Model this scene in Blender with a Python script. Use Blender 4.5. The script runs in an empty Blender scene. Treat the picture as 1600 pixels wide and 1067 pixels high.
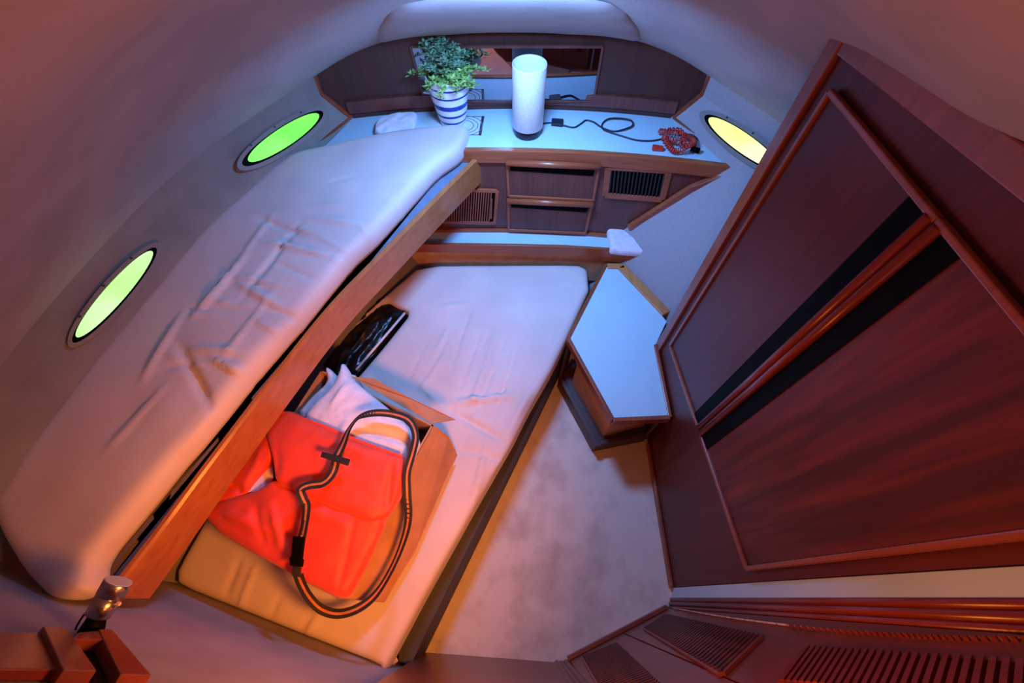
import bpy, bmesh, math, random
import numpy as np
from mathutils import Vector, Matrix, noise
from mathutils.geometry import delaunay_2d_cdt

R = random.Random(7)
SC = bpy.context.scene
COL = SC.collection

# ------------------------------------------------------------------ camera
F, H, TILT = 672.0, 2.0, math.atan2(400, 672)
cam_d = bpy.data.cameras.new('camera')
cam_d.sensor_fit = 'HORIZONTAL'
cam_d.sensor_width = 36
cam_d.lens = F / 1600 * 36
cam_d.clip_start = 0.01
cam = bpy.data.objects.new('camera', cam_d)
COL.objects.link(cam)
cam.location = (0, 0, H)
cam.rotation_euler = (TILT, 0, 0)
SC.camera = cam
# ------------------------------------------------------------------ world, light, exposure
SC.view_settings.view_transform = 'Standard'
SC.view_settings.look = 'None'
SC.view_settings.gamma = 1
SC.view_settings.use_curve_mapping = False
SC.view_settings.exposure = 0.12
w = bpy.data.worlds.new('world')
SC.world = w
w.use_nodes = True
w.node_tree.nodes['Background'].inputs[0].default_value = (0.75, 0.62, 0.7, 1)
w.node_tree.nodes['Background'].inputs[1].default_value = 0.25


def area(name, loc, target, size, power, col, sy=None, spread=180):
    d = bpy.data.lights.new(name, 'AREA')
    d.energy = power
    d.color = col
    d.shape = 'RECTANGLE'
    d.size = size
    d.size_y = sy or size
    d.spread = math.radians(spread)
    o = bpy.data.objects.new(name, d)
    COL.objects.link(o)
    o.location = loc
    o.rotation_euler = (Vector(target) - Vector(loc)).to_track_quat('-Z', 'Y').to_euler()
    return o


# blue daylight through the deck hatch ahead of the camera, just under the headliner
area('hatch_daylight', (0.0, 1.20, 1.59), (0.04, 1.36, 0.4), 0.2, 21, (0.18, 0.42, 1.0), spread=158)
# warm lamp at the companionway, behind and below the camera
d = bpy.data.lights.new('cabin_lamp', 'POINT')
d.energy = 7.5
d.color = (1.0, 0.28, 0.04)
d.shadow_soft_size = 0.05
o = bpy.data.objects.new('cabin_lamp', d)
COL.objects.link(o)
o.location = (0.02, -0.115, 1.36)
# the same lamp's reflector throws most of its light over the foot of the berths
d = bpy.data.lights.new('cabin_lamp_beam', 'SPOT')
d.energy = 56
d.color = (1.0, 0.28, 0.04)
d.shadow_soft_size = 0.09
d.spot_size = math.radians(100)
d.spot_blend = 1.0
o = bpy.data.objects.new('cabin_lamp_beam', d)
COL.objects.link(o)
o.location = (0.02, -0.115, 1.36)
o.rotation_euler = (Vector((-0.55, 0.28, 0.5)) - o.location).to_track_quat('-Z', 'Y').to_euler()
# added pink fill light on the companionway side, behind the camera
area('companionway_fill', (0.15, -0.95, 2.0), (0.0, 0.7, 1.0), 0.7, 4.0, (0.9, 0.45, 0.55))

# ------------------------------------------------------------------ photo geometry helpers (authoring aid: pixel -> point on a real plane)
FW = np.array([0, math.sin(TILT), -math.cos(TILT)])
UP = np.array([0, math.cos(TILT), math.sin(TILT)])
RT = np.array([1.0, 0, 0])
CP = np.array([0, 0, H])


def ray(u, v):
    return FW + RT * (u - 800) / F + UP * (533.5 - v) / F


def at(u, v, z):
    r = ray(u, v)
    return CP + r * (z - H) / r[2]


def onp(u, v, p, n):
    r = ray(u, v)
    p = np.array(p, float)
    n = np.array(n, float)
    return CP + r * np.dot(p - CP, n) / np.dot(r, n)


def hit(u, v, g, t0=0.3, t1=4.0):
    r = ray(u, v)
    s0 = g(CP + r * t0)
    n = 160
    for i in range(1, n + 1):
        t = t0 + (t1 - t0) * i / n
        if g(CP + r * t) * s0 <= 0:
            a, b = t - (t1 - t0) / n, t
            for _ in range(30):
                m = (a + b) / 2
                if g(CP + r * m) * s0 > 0:
                    a = m
                else:
                    b = m
            return CP + r * a
    return CP + r * t1


# ------------------------------------------------------------------ materials
def lin(r, g, b):
    f = lambda c: (c / 255) / 12.92 if c / 255 <= 0.04045 else ((c / 255 + 0.055) / 1.055) ** 2.4
    return (f(r), f(g), f(b), 1)


def nt(name):
    m = bpy.data.materials.new(name)
    m.use_nodes = True
    return m, m.node_tree.nodes, m.node_tree.links, m.node_tree.nodes['Principled BSDF']


def plain(name, c, rough=0.7, c2=None, scale=8, bump=0.0, bscale=300, metal=0.0, detail=4, spec=0.5, sheen=0, lo=0.35, hi=0.7):
    m, N, L, P = nt(name)
    P.inputs['Roughness'].default_value = rough
    P.inputs['Metallic'].default_value = metal
    P.inputs['Specular IOR Level'].default_value = spec
    P.inputs['Sheen Weight'].default_value = sheen
    P.inputs['Base Color'].default_value = c
    tc = N.new('ShaderNodeTexCoord')
    if c2:
        n = N.new('ShaderNodeTexNoise')
        n.inputs['Scale'].default_value = scale
        n.inputs['Detail'].default_value = detail
        r = N.new('ShaderNodeValToRGB')
        r.color_ramp.elements[0].position = lo
        r.color_ramp.elements[1].position = hi
        r.color_ramp.elements[0].color = c
        r.color_ramp.elements[1].color = c2
        L.new(tc.outputs['Object'], n.inputs['Vector'])
        L.new(n.outputs['Fac'], r.inputs['Fac'])
        L.new(r.outputs['Color'], P.inputs['Base Color'])
    if bump:
        n = N.new('ShaderNodeTexNoise')
        n.inputs['Scale'].default_value = bscale
        n.inputs['Detail'].default_value = 3
        b = N.new('ShaderNodeBump')
        b.inputs['Strength'].default_value = bump
        b.inputs['Distance'].default_value = 0.002
        L.new(tc.outputs['Object'], n.inputs['Vector'])
        L.new(n.outputs['Fac'], b.inputs['Height'])
        L.new(b.outputs['Normal'], P.inputs['Normal'])
    return m


def wood(name, c, c2, axis='Z', rough=0.35, rot=0.0, dens=70, spec=0.5, coat=0.1, lo=0.36, hi=0.66):
    """grain runs along the axis; colour only, with a fine bump"""
    m, N, L, P = nt(name)
    P.inputs['Roughness'].default_value = rough
    P.inputs['Coat Weight'].default_value = coat
    P.inputs['Specular IOR Level'].default_value = spec
    P.inputs['Coat Roughness'].default_value = 0.3
    tc = N.new('ShaderNodeTexCoord')
    mp = N.new('ShaderNodeMapping')
    mp.inputs['Rotation'].default_value = (0, 0, rot)
    s = {'X': (2.2, dens, dens), 'Y': (dens, 2.2, dens), 'Z': (dens, dens, 2.2)}[axis]
    mp.inputs['Scale'].default_value = s
    n = N.new('ShaderNodeTexNoise')
    n.inputs['Scale'].default_value = 1.0
    n.inputs['Detail'].default_value = 5
    n.inputs['Roughness'].default_value = 0.6
    n.inputs['Distortion'].default_value = 0.4
    n2 = N.new('ShaderNodeTexNoise')
    n2.inputs['Scale'].default_value = 0.09
    n2.inputs['Detail'].default_value = 3
    a = N.new('ShaderNodeMath')
    a.operation = 'ADD'
    b = N.new('ShaderNodeMath')
    b.operation = 'MULTIPLY'
    b.inputs[1].default_value = 0.5
    r = N.new('ShaderNodeValToRGB')
    r.color_ramp.elements[0].position = lo
    r.color_ramp.elements[1].position = hi
    r.color_ramp.elements[0].color = c
    r.color_ramp.elements[1].color = c2
    bp = N.new('ShaderNodeBump')
    bp.inputs['Strength'].default_value = 0.12
    bp.inputs['Distance'].default_value = 0.001
    L.new(tc.outputs['Object'], mp.inputs['Vector'])
    L.new(mp.outputs['Vector'], n.inputs['Vector'])
    L.new(mp.outputs['Vector'], n2.inputs['Vector'])
    L.new(n.outputs['Fac'], a.inputs[0])
    L.new(n2.outputs['Fac'], a.inputs[1])
    L.new(a.outputs[0], b.inputs[0])
    L.new(b.outputs[0], r.inputs['Fac'])
    L.new(r.outputs['Color'], P.inputs['Base Color'])
    L.new(n.outputs['Fac'], bp.inputs['Height'])
    L.new(bp.outputs['Normal'], P.inputs['Normal'])
    return m


def emit(name, c, c2, strength, scale=5):
    m, N, L, P = nt(name)
    tc = N.new('ShaderNodeTexCoord')
    n = N.new('ShaderNodeTexNoise')
    n.inputs['Scale'].default_value = scale
    r = N.new('ShaderNodeValToRGB')
    r.color_ramp.elements[0].position = 0.35
    r.color_ramp.elements[1].position = 0.65
    r.color_ramp.elements[0].color = c
    r.color_ramp.elements[1].color = c2
    L.new(tc.outputs['Object'], n.inputs['Vector'])
    L.new(n.outputs['Fac'], r.inputs['Fac'])
    L.new(r.outputs['Color'], P.inputs['Emission Color'])
    P.inputs['Base Color'].default_value = (0.02, 0.02, 0.02, 1)
    P.inputs['Emission Strength'].default_value = strength
    return m


MLINER = plain('headliner_fabric', lin(166, 152, 150), 0.95, lin(148, 136, 136), 5, 0.5, 260, sheen=0.1)
MHULL = plain('hull_carpet', lin(138, 131, 124), 0.95, lin(126, 119, 114), 9, 0.6, 300, sheen=0.1)
MHULLR = plain('hull_carpet_ribbed', lin(166, 160, 164), 0.95, lin(146, 142, 148), 240, 0.6, 320)
MBULK = plain('bulkhead_fabric', lin(168, 160, 166), 0.9, lin(150, 142, 150), 6, 0.3, 240)
MFLOOR = plain('floor_carpet', lin(214, 200, 188), 0.95, lin(168, 152, 142), 9, 0.8, 260, detail=12, lo=0.45, hi=0.85)
MSHEET = plain('sheet_cotton', lin(214, 198, 194), 0.85, lin(200, 182, 178), 4, 0.25, 500, sheen=0.15)
MDOOR = wood('mahogany_dark', lin(74, 24, 19), lin(104, 40, 31), 'Z', 0.42, spec=0.3, coat=0.03)
MDOOR2 = wood('mahogany_dark_lit', lin(70, 22, 14), lin(118, 46, 30), 'Z', 0.42, dens=34, spec=0.3, coat=0.03, lo=0.42, hi=0.6)  # streakier copy of the dark mahogany, lit tone put into its colour
MTRIM = wood('mahogany_trim', lin(126, 58, 36), lin(160, 82, 52), 'Z', 0.3)
MTRIMX = wood('mahogany_trim_across', lin(140, 68, 42), lin(176, 96, 60), 'X', 0.3)
MBOARD = wood('teak_board', lin(146, 82, 42), lin(182, 112, 62), 'Y', 0.28, rot=math.radians(-24), dens=50)
MTEAK = wood('teak_trim', lin(176, 110, 62), lin(206, 140, 84), 'Y', 0.3, rot=math.radians(-35))
MDRES = wood('dresser_veneer', lin(86, 44, 38), lin(116, 64, 54), 'Z', 0.42, dens=90)
MDARKW = wood('dark_veneer', lin(58, 30, 24), lin(80, 42, 33), 'Z', 0.5)
MREDW = wood('red_mahogany', lin(112, 34, 22), lin(150, 54, 34), 'Z', 0.3)
MREDWX = wood('red_mahogany_across', lin(112, 48, 38), lin(144, 68, 52), 'X', 0.35)
MTAN = plain('tan_lining', lin(214, 170, 130), 0.7, lin(196, 150, 112), 20)
MLAM = plain('white_laminate', lin(184, 216, 230), 0.28, lin(178, 208, 224), 3)
MBLACK = plain('black_gap', lin(4, 4, 5), 0.6, lin(7, 6, 6), 30, spec=0.06)
MGLOSSB = plain('black_gloss', lin(10, 9, 9), 0.3, lin(40, 30, 26), 14)
MBASE = plain('dark_base_side', lin(44, 42, 44), 0.6, lin(56, 53, 54), 10)
MGREY = plain('grey_berth_base', lin(112, 122, 142), 0.8, lin(98, 108, 128), 20)
MPLAST = plain('white_plastic', lin(216, 206, 200), 0.45, lin(206, 196, 192), 20)
MJACK = plain('orange_nylon', lin(240, 68, 38), 0.55, lin(230, 60, 35), 9, 0.35, 900, sheen=0.2)
MWEB = plain('black_webbing', lin(22, 20, 20), 0.7, lin(34, 30, 28), 90, 0.5, 900)
MWEBO = plain('orange_webbing', lin(196, 120, 76), 0.7, lin(176, 100, 60), 90, 0.5, 900)
MCARD = plain('cardboard', lin(186, 132, 92), 0.85, lin(170, 118, 80), 14, 0.2, 150)
MPILL = plain('pillow_fleece', lin(232, 222, 228), 0.95, lin(216, 206, 214), 40, 0.8, 150, sheen=0.3)
MSHADE = plain('lampshade_linen', lin(236, 236, 232), 0.9, lin(222, 222, 222), 120, 0.5, 420)
MCHROME = plain('brushed_steel', lin(196, 186, 178), 0.25, lin(176, 166, 160), 30, metal=1.0)
MSOIL = plain('potting_soil', lin(36, 30, 24), 0.95, lin(56, 46, 36), 60, 0.9, 120)
MLEAF = plain('leaf_green', lin(90, 140, 56), 0.5, lin(190, 220, 120), 40, detail=2)  # pale second tone puts leaf highlights into the colour
MLEAF2 = plain('leaf_bluegreen', lin(70, 110, 80), 0.5, lin(150, 186, 140), 40, detail=2)  # highlights painted in here too, as the lighter tone
MSTEM = plain('stem_green', lin(60, 70, 40), 0.6, lin(84, 90, 50), 40)
MREDC = plain('red_cable', lin(200, 52, 40), 0.4, lin(176, 40, 32), 60)
MCABLE = plain('navy_cable', lin(18, 22, 38), 0.5, lin(26, 30, 46), 60)
MMAT = plain('printed_mat', lin(214, 220, 224), 0.3, lin(190, 200, 206), 8)
MBRASS = plain('pale_bead', lin(236, 190, 160), 0.3, lin(190, 120, 80), 60, lo=0.4, hi=0.6)
MG1 = emit('porthole_daylight_green', lin(176, 255, 128), lin(206, 255, 178), 1.15)
MG2 = emit('porthole_daylight_lime', lin(110, 246, 70), lin(140, 250, 96), 1.1)
MG3 = emit('porthole_daylight_yellow', lin(228, 255, 120), lin(246, 255, 186), 1.15)
MMIRROR, N_, L_, P_ = nt('mirror_glass')
P_.inputs['Metallic'].default_value = 1
P_.inputs['Roughness'].default_value = 0.02
P_.inputs['Base Color'].default_value = (0.3, 0.3, 0.32, 1)


# ------------------------------------------------------------------ object helpers
def props(o, label=None, cat=None, group=None, kind=None):
    if label:
        o['label'] = label
    if cat:
        o['category'] = cat
    if group:
        o['group'] = group
    if kind:
        o['kind'] = kind
    return o


def root_of(o):
    loc = Vector((0, 0, 0))
    while o is not None:
        loc += o.location
        o = o.parent
    return loc


def mk(name, VF, mat, parent=None, smooth=False, bevel=0, seg=2, loc=None, **kw):
    """VF in world coordinates; the mesh is stored relative to its thing's base"""
    V, Fc = VF
    V = [tuple(float(c) for c in v) for v in V]
    if parent is None:
        if loc is None:
            a = np.array(V)
            lo, hi = a.min(0), a.max(0)
            loc = ((lo[0] + hi[0]) / 2, (lo[1] + hi[1]) / 2, lo[2])
        off = Vector(loc)
    else:
        off = root_of(parent)
    me = bpy.data.meshes.new(name)
    me.from_pydata([(v[0] - off[0], v[1] - off[1], v[2] - off[2]) for v in V], [], Fc)
    bm = bmesh.new()
    bm.from_mesh(me)
    bmesh.ops.remove_doubles(bm, verts=bm.verts, dist=1e-6)
    bmesh.ops.recalc_face_normals(bm, faces=bm.faces)
    if bevel:
        es = [e for e in bm.edges if len(e.link_faces) == 2 and e.calc_face_angle(0) > 0.5]
        if es:
            bmesh.ops.bevel(bm, geom=es, offset=bevel, segments=seg, profile=0.5, affect='EDGES', clamp_overlap=True)
    bm.to_mesh(me)
    bm.free()
    if smooth or bevel:
        for p in me.polygons:
            p.use_smooth = bool(smooth)
    me.materials.append(mat)
    o = bpy.data.objects.new(name, me)
    COL.objects.link(o)
    if parent is None:
        o.location = off
    else:
        o.parent = parent
    props(o, **kw)
    return o


def thing(name, loc, label, cat, group=None, kind=None):
    o = bpy.data.objects.new(name, None)
    o.empty_display_size = 0.05
    COL.objects.link(o)
    o.location = loc
    return props(o, label, cat, group, kind)


def join(*vfs):
    V, Fc = [], []
    for a, b in vfs:
        n = len(V)
        V += [tuple(x) for x in a]
        Fc += [tuple(i + n for i in f) for f in b]
    return V, Fc


def extr(pts, vec):
    pts = [np.array(p, float) for p in pts]
    vec = np.array(vec, float)
    n = len(pts)
    V = pts + [p + vec for p in pts]
    Fc = [tuple(range(n)), tuple(range(2 * n - 1, n - 1, -1))]
    Fc += [(i, (i + 1) % n, n + (i + 1) % n, n + i) for i in range(n)]
    return V, Fc


def box(x0, x1, y0, y1, z0, z1):
    return extr([(x0, y0, z0), (x1, y0, z0), (x1, y1, z0), (x0, y1, z0)], (0, 0, z1 - z0))


def plan(poly, z0, z1):
    return extr([(p[0], p[1], z0) for p in poly], (0, 0, z1 - z0))


def frames(path):
    P = [np.array(p, float) for p in path]
    T = []
    for i in range(len(P)):
        t = P[min(i + 1, len(P) - 1)] - P[max(i - 1, 0)]
        T.append(t / (np.linalg.norm(t) + 1e-12))
    return P, T


def spline(pts, n=8, closed=False):
    P = [np.array(p, float) for p in pts]
    out = []
    m = len(P)
    rng = range(m if closed else m - 1)
    for i in rng:
        if closed:
            a, b, c, d = P[(i - 1) % m], P[i], P[(i + 1) % m], P[(i + 2) % m]
        else:
            a, b, c, d = P[max(i - 1, 0)], P[i], P[i + 1], P[min(i + 2, m - 1)]
        for k in range(n):
            t = k / n
            out.append(0.5 * ((2 * b) + (-a + c) * t + (2 * a - 5 * b + 4 * c - d) * t * t + (-a + 3 * b - 3 * c + d) * t ** 3))
    if not closed:
        out.append(P[-1])
    return out


def tube(path, r, k=8, caps=True):
    P, T = frames(path)
    V, Fc = [], []
    nrm = None
    for i, (p, t) in enumerate(zip(P, T)):
        if nrm is None:
            a = np.array([0, 0, 1.0]) if abs(t[2]) < 0.9 else np.array([1.0, 0, 0])
            nrm = np.cross(t, a)
        nrm = nrm - t * np.dot(nrm, t)
        nrm /= np.linalg.norm(nrm) + 1e-12
        b = np.cross(t, nrm)
        rr = r[i] if hasattr(r, '__len__') else r
        for j in range(k):
            a = 2 * math.pi * j / k
            V.append(p + (nrm * math.cos(a) + b * math.sin(a)) * rr)
    for i in range(len(P) - 1):
        for j in range(k):
            Fc.append((i * k + j, i * k + (j + 1) % k, (i + 1) * k + (j + 1) % k, (i + 1) * k + j))
    if caps:
        Fc.append(tuple(range(k))[::-1])
        Fc.append(tuple((len(P) - 1) * k + j for j in range(k)))
    return V, Fc


def ribbon(path, wid, th, up=(0, 0, 1)):
    P, T = frames(path)
    V, Fc = [], []
    for i, (p, t) in enumerate(zip(P, T)):
        u = np.array(up[i] if hasattr(up[0], '__len__') else up, float)
        s = np.cross(t, u)
        s /= np.linalg.norm(s) + 1e-12
        n = np.cross(s, t)
        for a, b in ((-1, 0), (1, 0), (1, 1), (-1, 1)):
            V.append(p + s * a * wid / 2 + n * b * th)
    for i in range(len(P) - 1):
        for j in range(4):
            Fc.append((i * 4 + j, i * 4 + (j + 1) % 4, i * 4 + 4 + (j + 1) % 4, i * 4 + 4 + j))
    Fc += [(0, 1, 2, 3), tuple(len(V) - 4 + j for j in range(4))[::-1]]
    return V, Fc


def bar(a, b, wa, wb, na):
    """straight bar from a to b, width wa across, depth wb along na"""
    a, b, na = np.array(a, float), np.array(b, float), np.array(na, float)
    t = b - a
    t /= np.linalg.norm(t)
    s = np.cross(t, na)
    s /= np.linalg.norm(s)
    return extr([a - s * wa / 2, a + s * wa / 2, b + s * wa / 2, b - s * wa / 2], na * wb)


def lathe(prof, c, k=40):
    V, Fc = [], []
    for r, z in prof:
        for j in range(k):
            a = 2 * math.pi * j / k
            V.append((c[0] + r * math.cos(a), c[1] + r * math.sin(a), c[2] + z))
    n = len(prof)
    for i in range(n - 1):
        for j in range(k):
            Fc.append((i * k + j, i * k + (j + 1) % k, (i + 1) * k + (j + 1) % k, (i + 1) * k + j))
    return V, Fc


def resample(P, step):
    P = [np.array(p, float) for p in P]
    P.append(P[0])
    out = []
    carry = 0.0
    for a, b in zip(P[:-1], P[1:]):
        L = np.linalg.norm((b - a)[:2])
        if L < 1e-9:
            continue
        s = carry
        while s < L:
            out.append(a + (b - a) * s / L)
            s += step
        carry = s - L
    return out


def round_poly(pts, it=3, keep=0.25):
    P = [np.array(p, float) for p in pts]
    for _ in range(it):
        Q = []
        m = len(P)
        for i in range(m):
            a, b = P[i], P[(i + 1) % m]
            Q += [a * (1 - keep) + b * keep, a * keep + b * (1 - keep)]
        P = Q
    return P


def cushion(outline, th, r, step=0.015, creases=(), puff=0.0, rough=0.0, nsc=5.0, round_it=3, zfun=None, seed=0.0, keep=0.2):
    """soft slab. outline: [(x, y, ztop)], th thickness, r edge radius; creases: [(ax, ay, bx, by, amp, width)]"""
    O = resample(round_poly(outline, round_it, keep), step)
    m = len(O)
    A = np.array([[p[0], p[1]] for p in O])
    Z = np.array([p[2] for p in O])
    area2 = sum(A[i][0] * A[(i + 1) % m][1] - A[(i + 1) % m][0] * A[i][1] for i in range(m))
    if area2 < 0:
        A, Z = A[::-1].copy(), Z[::-1].copy()
    tn = np.roll(A, -1, 0) - np.roll(A, 1, 0)
    tn /= np.linalg.norm(tn, axis=1)[:, None] + 1e-12
    inn = np.stack([-tn[:, 1], tn[:, 0]], 1)

    def dist(p):
        d = np.full(len(p), 1e9)
        for i in range(m):
            a, b = A[i], A[(i + 1) % m]
            ab = b - a
            t = np.clip(((p - a) @ ab) / (ab @ ab + 1e-12), 0, 1)
            d = np.minimum(d, np.linalg.norm(p - (a + t[:, None] * ab), axis=1))
        return d

    def inside(p):
        c = np.zeros(len(p), bool)
        for i in range(m):
            a, b = A[i], A[(i + 1) % m]
            cond = (a[1] > p[:, 1]) != (b[1] > p[:, 1])
            xx = (b[0] - a[0]) * (p[:, 1] - a[1]) / (b[1] - a[1] + 1e-15) + a[0]
            c ^= cond & (p[:, 0] < xx)
        return c
    inner = []
    rings = [0.13, 0.3, 0.55, 1.0]
    for q in rings:
        inner.append(A + inn * r * q)
    gx = np.arange(A[:, 0].min(), A[:, 0].max(), step)
    gy = np.arange(A[:, 1].min(), A[:, 1].max(), step)
    G = np.array([(x + (step / 2 if j % 2 else 0), y) for j, y in enumerate(gy) for x in gx])
    G = G[inside(G)]
    G = G[dist(G) > r * 1.0 + step * 0.6]
    ri = []
    for k_, q in enumerate(inner):
        ok = inside(q) & (dist(q) > r * rings[k_] * 0.9)
        ri.append(q[ok])
    allp = np.concatenate([A] + ri + [G])
    res = delaunay_2d_cdt([Vector(p) for p in allp], [(i, (i + 1) % m) for i in range(m)], [], 1, 1e-7)
    P2 = np.array([[v.x, v.y] for v in res[0]])
    tri = res[2]
    D = dist(P2)
    D[:m] = 0
    # top height from the outline heights
    zt = np.zeros(len(P2))
    for i, p in enumerate(P2):
        ww = 1.0 / (((A - p) ** 2).sum(1) + 1e-6)
        zt[i] = (ww * Z).sum() / ww.sum()
    if zfun:
        zt += np.array([zfun(p[0], p[1]) for p in P2])
    dd = np.minimum(D, r)
    edge = -r + np.sqrt(np.maximum(0, r * r - (r - dd) ** 2))
    dm = max(D.max(), 1e-6)
    zt += edge + puff * np.sqrt(np.clip(D / dm, 0, 1))
    fade = np.clip(D / (r * 0.6), 0, 1)
    for (ax, ay, bx, by, amp, wd) in creases:
        a, b = np.array([ax, ay]), np.array([bx, by])
        ab = b - a
        t = ((P2 - a) @ ab) / (ab @ ab)
        tc = np.clip(t, 0, 1)
        wob = np.array([noise.noise(Vector((p[0] * 9, p[1] * 9, ax * 10))) for p in P2]) * wd * 0.9
        d = np.linalg.norm(P2 - (a + tc[:, None] * ab), axis=1) + wob
        tap = np.sin(np.clip(tc, 0.02, 0.98) * math.pi) ** 0.5
        zt += amp * np.exp(-(d / wd) ** 2) * tap * np.clip(fade + 0.25, 0, 1)
    if rough:
        zt += np.array([noise.noise(Vector((p[0] * nsc, p[1] * nsc, seed))) + 0.5 * noise.noise(Vector((p[0] * nsc * 2.3, p[1] * nsc * 2.3, seed + 3))) for p in P2]) * rough * fade
    V = [(p[0], p[1], z) for p, z in zip(P2, zt)]
    Fc = [tuple(f) for f in tri]
    # map the outline
    org = {}
    for i, l in enumerate(res[3]):
        for q in l:
            if q < m:
                org[q] = i
    prev = [org[i] for i in range(m)]
    rb = min(r, th * 0.45)
    for dz, ins in ((-(th - r - rb) if th > r + rb else -0.001, 0), (-(th - r - rb) - rb * 0.6, -rb * 0.2), (-(th - r), -rb)):
        cur = []
        for i in range(m):
            q = A[i] - inn[i] * ins
            V.append((q[0], q[1], zt[org[i]] + dz))
            cur.append(len(V) - 1)
        for i in range(m):
            j = (i + 1) % m
            Fc.append((prev[i], prev[j], cur[j], cur[i]))
        prev = cur
    Fc.append(tuple(prev))
    return V, Fc


# ------------------------------------------------------------------ hull, headliner and bulkheads (the setting)
YS = [1.95, 1.79, 1.6, 1.41, 1.12, .85, .6, .35, 0.0, -.6, -1.3]
ROWS = [(-0.02, [.10, .15, .25, .36, .52, .66, .84, .98, 1.05, 1.05, 1.05]),
        (.36, [.22, .32, .44, .55, .72, .86, 1.0, 1.10, 1.19, 1.19, 1.19]),
        (.55, [.34, .44, .55, .65, .82, .94, 1.06, 1.14, 1.20, 1.20, 1.20]),
        (.885, [.60, .70, .80, .885, 1.00, 1.08, 1.14, 1.18, 1.21, 1.21, 1.21]),
        (.93, [.63, .73, .83, .915, 1.035, 1.113, 1.172, 1.214, 1.225, 1.225, 1.225]),
        (1.0, [.67, .77, .88, .99, 1.145, 1.205, 1.243, 1.262, 1.27, 1.27, 1.27]),
        (1.12, [.67, .77, .885, 1.0, 1.14, 1.2, 1.245, 1.265, 1.27, 1.27, 1.27])]


def interp(y, ys, xs):
    return float(np.interp(y, ys[::-1], xs[::-1]))


def hullx(y, z):
    v = [interp(y, YS, r[1]) for r in ROWS]
    return float(np.interp(z, [r[0] for r in ROWS], v))


YZ = [1.95, 1.87, 1.6, 1.4, 1.12, .94, .7, .5, .3, 0.0, -.6, -1.3]
ZC = [1.16, 1.195, 1.38, 1.52, 1.70, 1.81, 1.84, 1.87, 1.99, 2.35, 2.38, 2.38]


def ceilz(x, y):
    X = hullx(y, 1.1)
    t = min(abs(x) / X, 1)
    p = 2.0 + max(0, (y - 1.4)) * 1.0
    return 1.1 + (interp(y, YZ, ZC) - 1.1) * (1 - t ** p)


def hull_wall(name, s, mat):
    ys = [1.95 - 3.25 * i / 90 for i in range(91)]
    # smooth the tables
    zs = [-.02, .18, .36, .46, .55, .66, .77, .885, .93, .965, 1.0, 1.05, 1.16]
    V, Fc = [], []
    k = 7

    def sm(y, z):
        return sum(hullx(y + d_, z) for d_ in (-.12, -.06, 0, .06, .12)) / 5
    for y in ys:
        for z in zs:
            V.append((s * sm(y, z), y, z))
    n = len(zs)
    for i in range(len(ys) - 1):
        for j in range(n - 1):
            Fc.append((i * n + j, i * n + j + 1, (i + 1) * n + j + 1, (i + 1) * n + j))
    m0 = len(V)
    V += [(v[0] + s * 0.03, v[1], v[2]) for v in V]
    Fc += [tuple(m0 + q for q in f) for f in Fc]
    o = mk(name, (V, Fc), mat, smooth=False, kind='structure')
    return o


wl = hull_wall('wall_left', -1, MHULL)
wr = hull_wall('wall_right', 1, MHULLR)
for o in (wl, wr):
    for p in o.data.polygons:
        p.use_smooth = True
    ed = o.data
    # keep the knuckle crisp
    bm = bmesh.new()
    bm.from_mesh(ed)
    for e in bm.edges:
        if len(e.link_faces) == 2 and e.calc_face_angle(0) > 0.35:
            e.smooth = False
    bm.to_mesh(ed)
    bm.free()
props(wl, 'pale fabric covered hull side with two portholes, left of the upper berth', 'wall')
props(wr, 'pale ribbed fabric hull side with one porthole, right of the chest of drawers', 'wall')


def smx(y, z):
    return sum(hullx(y + d_, z) for d_ in (-.12, -.06, 0, .06, .12)) / 5


def make_ceiling():
    ny, nx = 90, 60
    V, Fc = [], []
    for i in range(ny + 1):
        y = 1.95 - 3.25 * i / ny
        X = smx(y, 1.1)
        for j in range(nx + 1):
            t = -1 + 2 * j / nx
            x = t * X
            x = t * (X - .05)
            z = sum(ceilz(t * hullx(y + d_, 1.1), y + d_) for d_ in (-.1, -.05, 0, .05, .1)) / 5
            # soft pads of the stuffed headliner
            q = noise.noise(Vector((x * 2.6, y * 2.6, 4)))
            z += 0.010 * q * (1 - abs(t)) - 0.010 * math.exp(-((abs(x) - 0.80 + 0.12 * (y - 1)) / 0.035) ** 2) * (1 if y < 1.5 else 0)
            V.append((x, y, z))
    for i in range(ny):
        for j in range(nx):
            a = i * (nx + 1) + j
            Fc.append((a, a + 1, a + nx + 2, a + nx + 1))
    # a rolled lip at each side, 1.5 cm inside the hull lining
    m0 = len(V)
    V += [(v[0], v[1], v[2] + 0.03) for v in V]
    Fc += [tuple(m0 + q for q in f) for f in Fc]
    return V, Fc


mk('ceiling', make_ceiling(), MLINER, smooth=True, kind='structure', label='padded fabric headliner curving down to both hull sides', cat='ceiling')
mk('floor', box(-1.0, 1.0, -1.3, 1.6, -0.04, 0.0), MFLOOR, kind='structure', label='stained pale carpet floor between berth and wardrobe', cat='floor')


def yb(x):
    return 1.87 - 0.15 * x * x


def fore_wall():
    xs = np.linspace(-.95, .95, 39)
    V, Fc = [], []
    for dy in (0, 0.03):
        for x in xs:
            X = max(abs(x), 1e-6)
            for z in (.40, 1.36):
                V.append((x, yb(x) + dy, z))
    n = len(xs) * 2
    for k in range(2):
        for i in range(len(xs) - 1):
            a = k * n + i * 2
            Fc.append((a, a + 1, a + 3, a + 2))
    for i in range(len(xs) - 1):
        a = i * 2
        Fc += [(a, a + 2, n + a + 2, n + a), (a + 1, a + 3, n + a + 3, n + a + 1)]
    return V, Fc


mk('wall_fore', fore_wall(), MDARKW, kind='structure', label='dark wood veneer bulkhead at the head of the cabin, behind the lamp', cat='wall')


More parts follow.
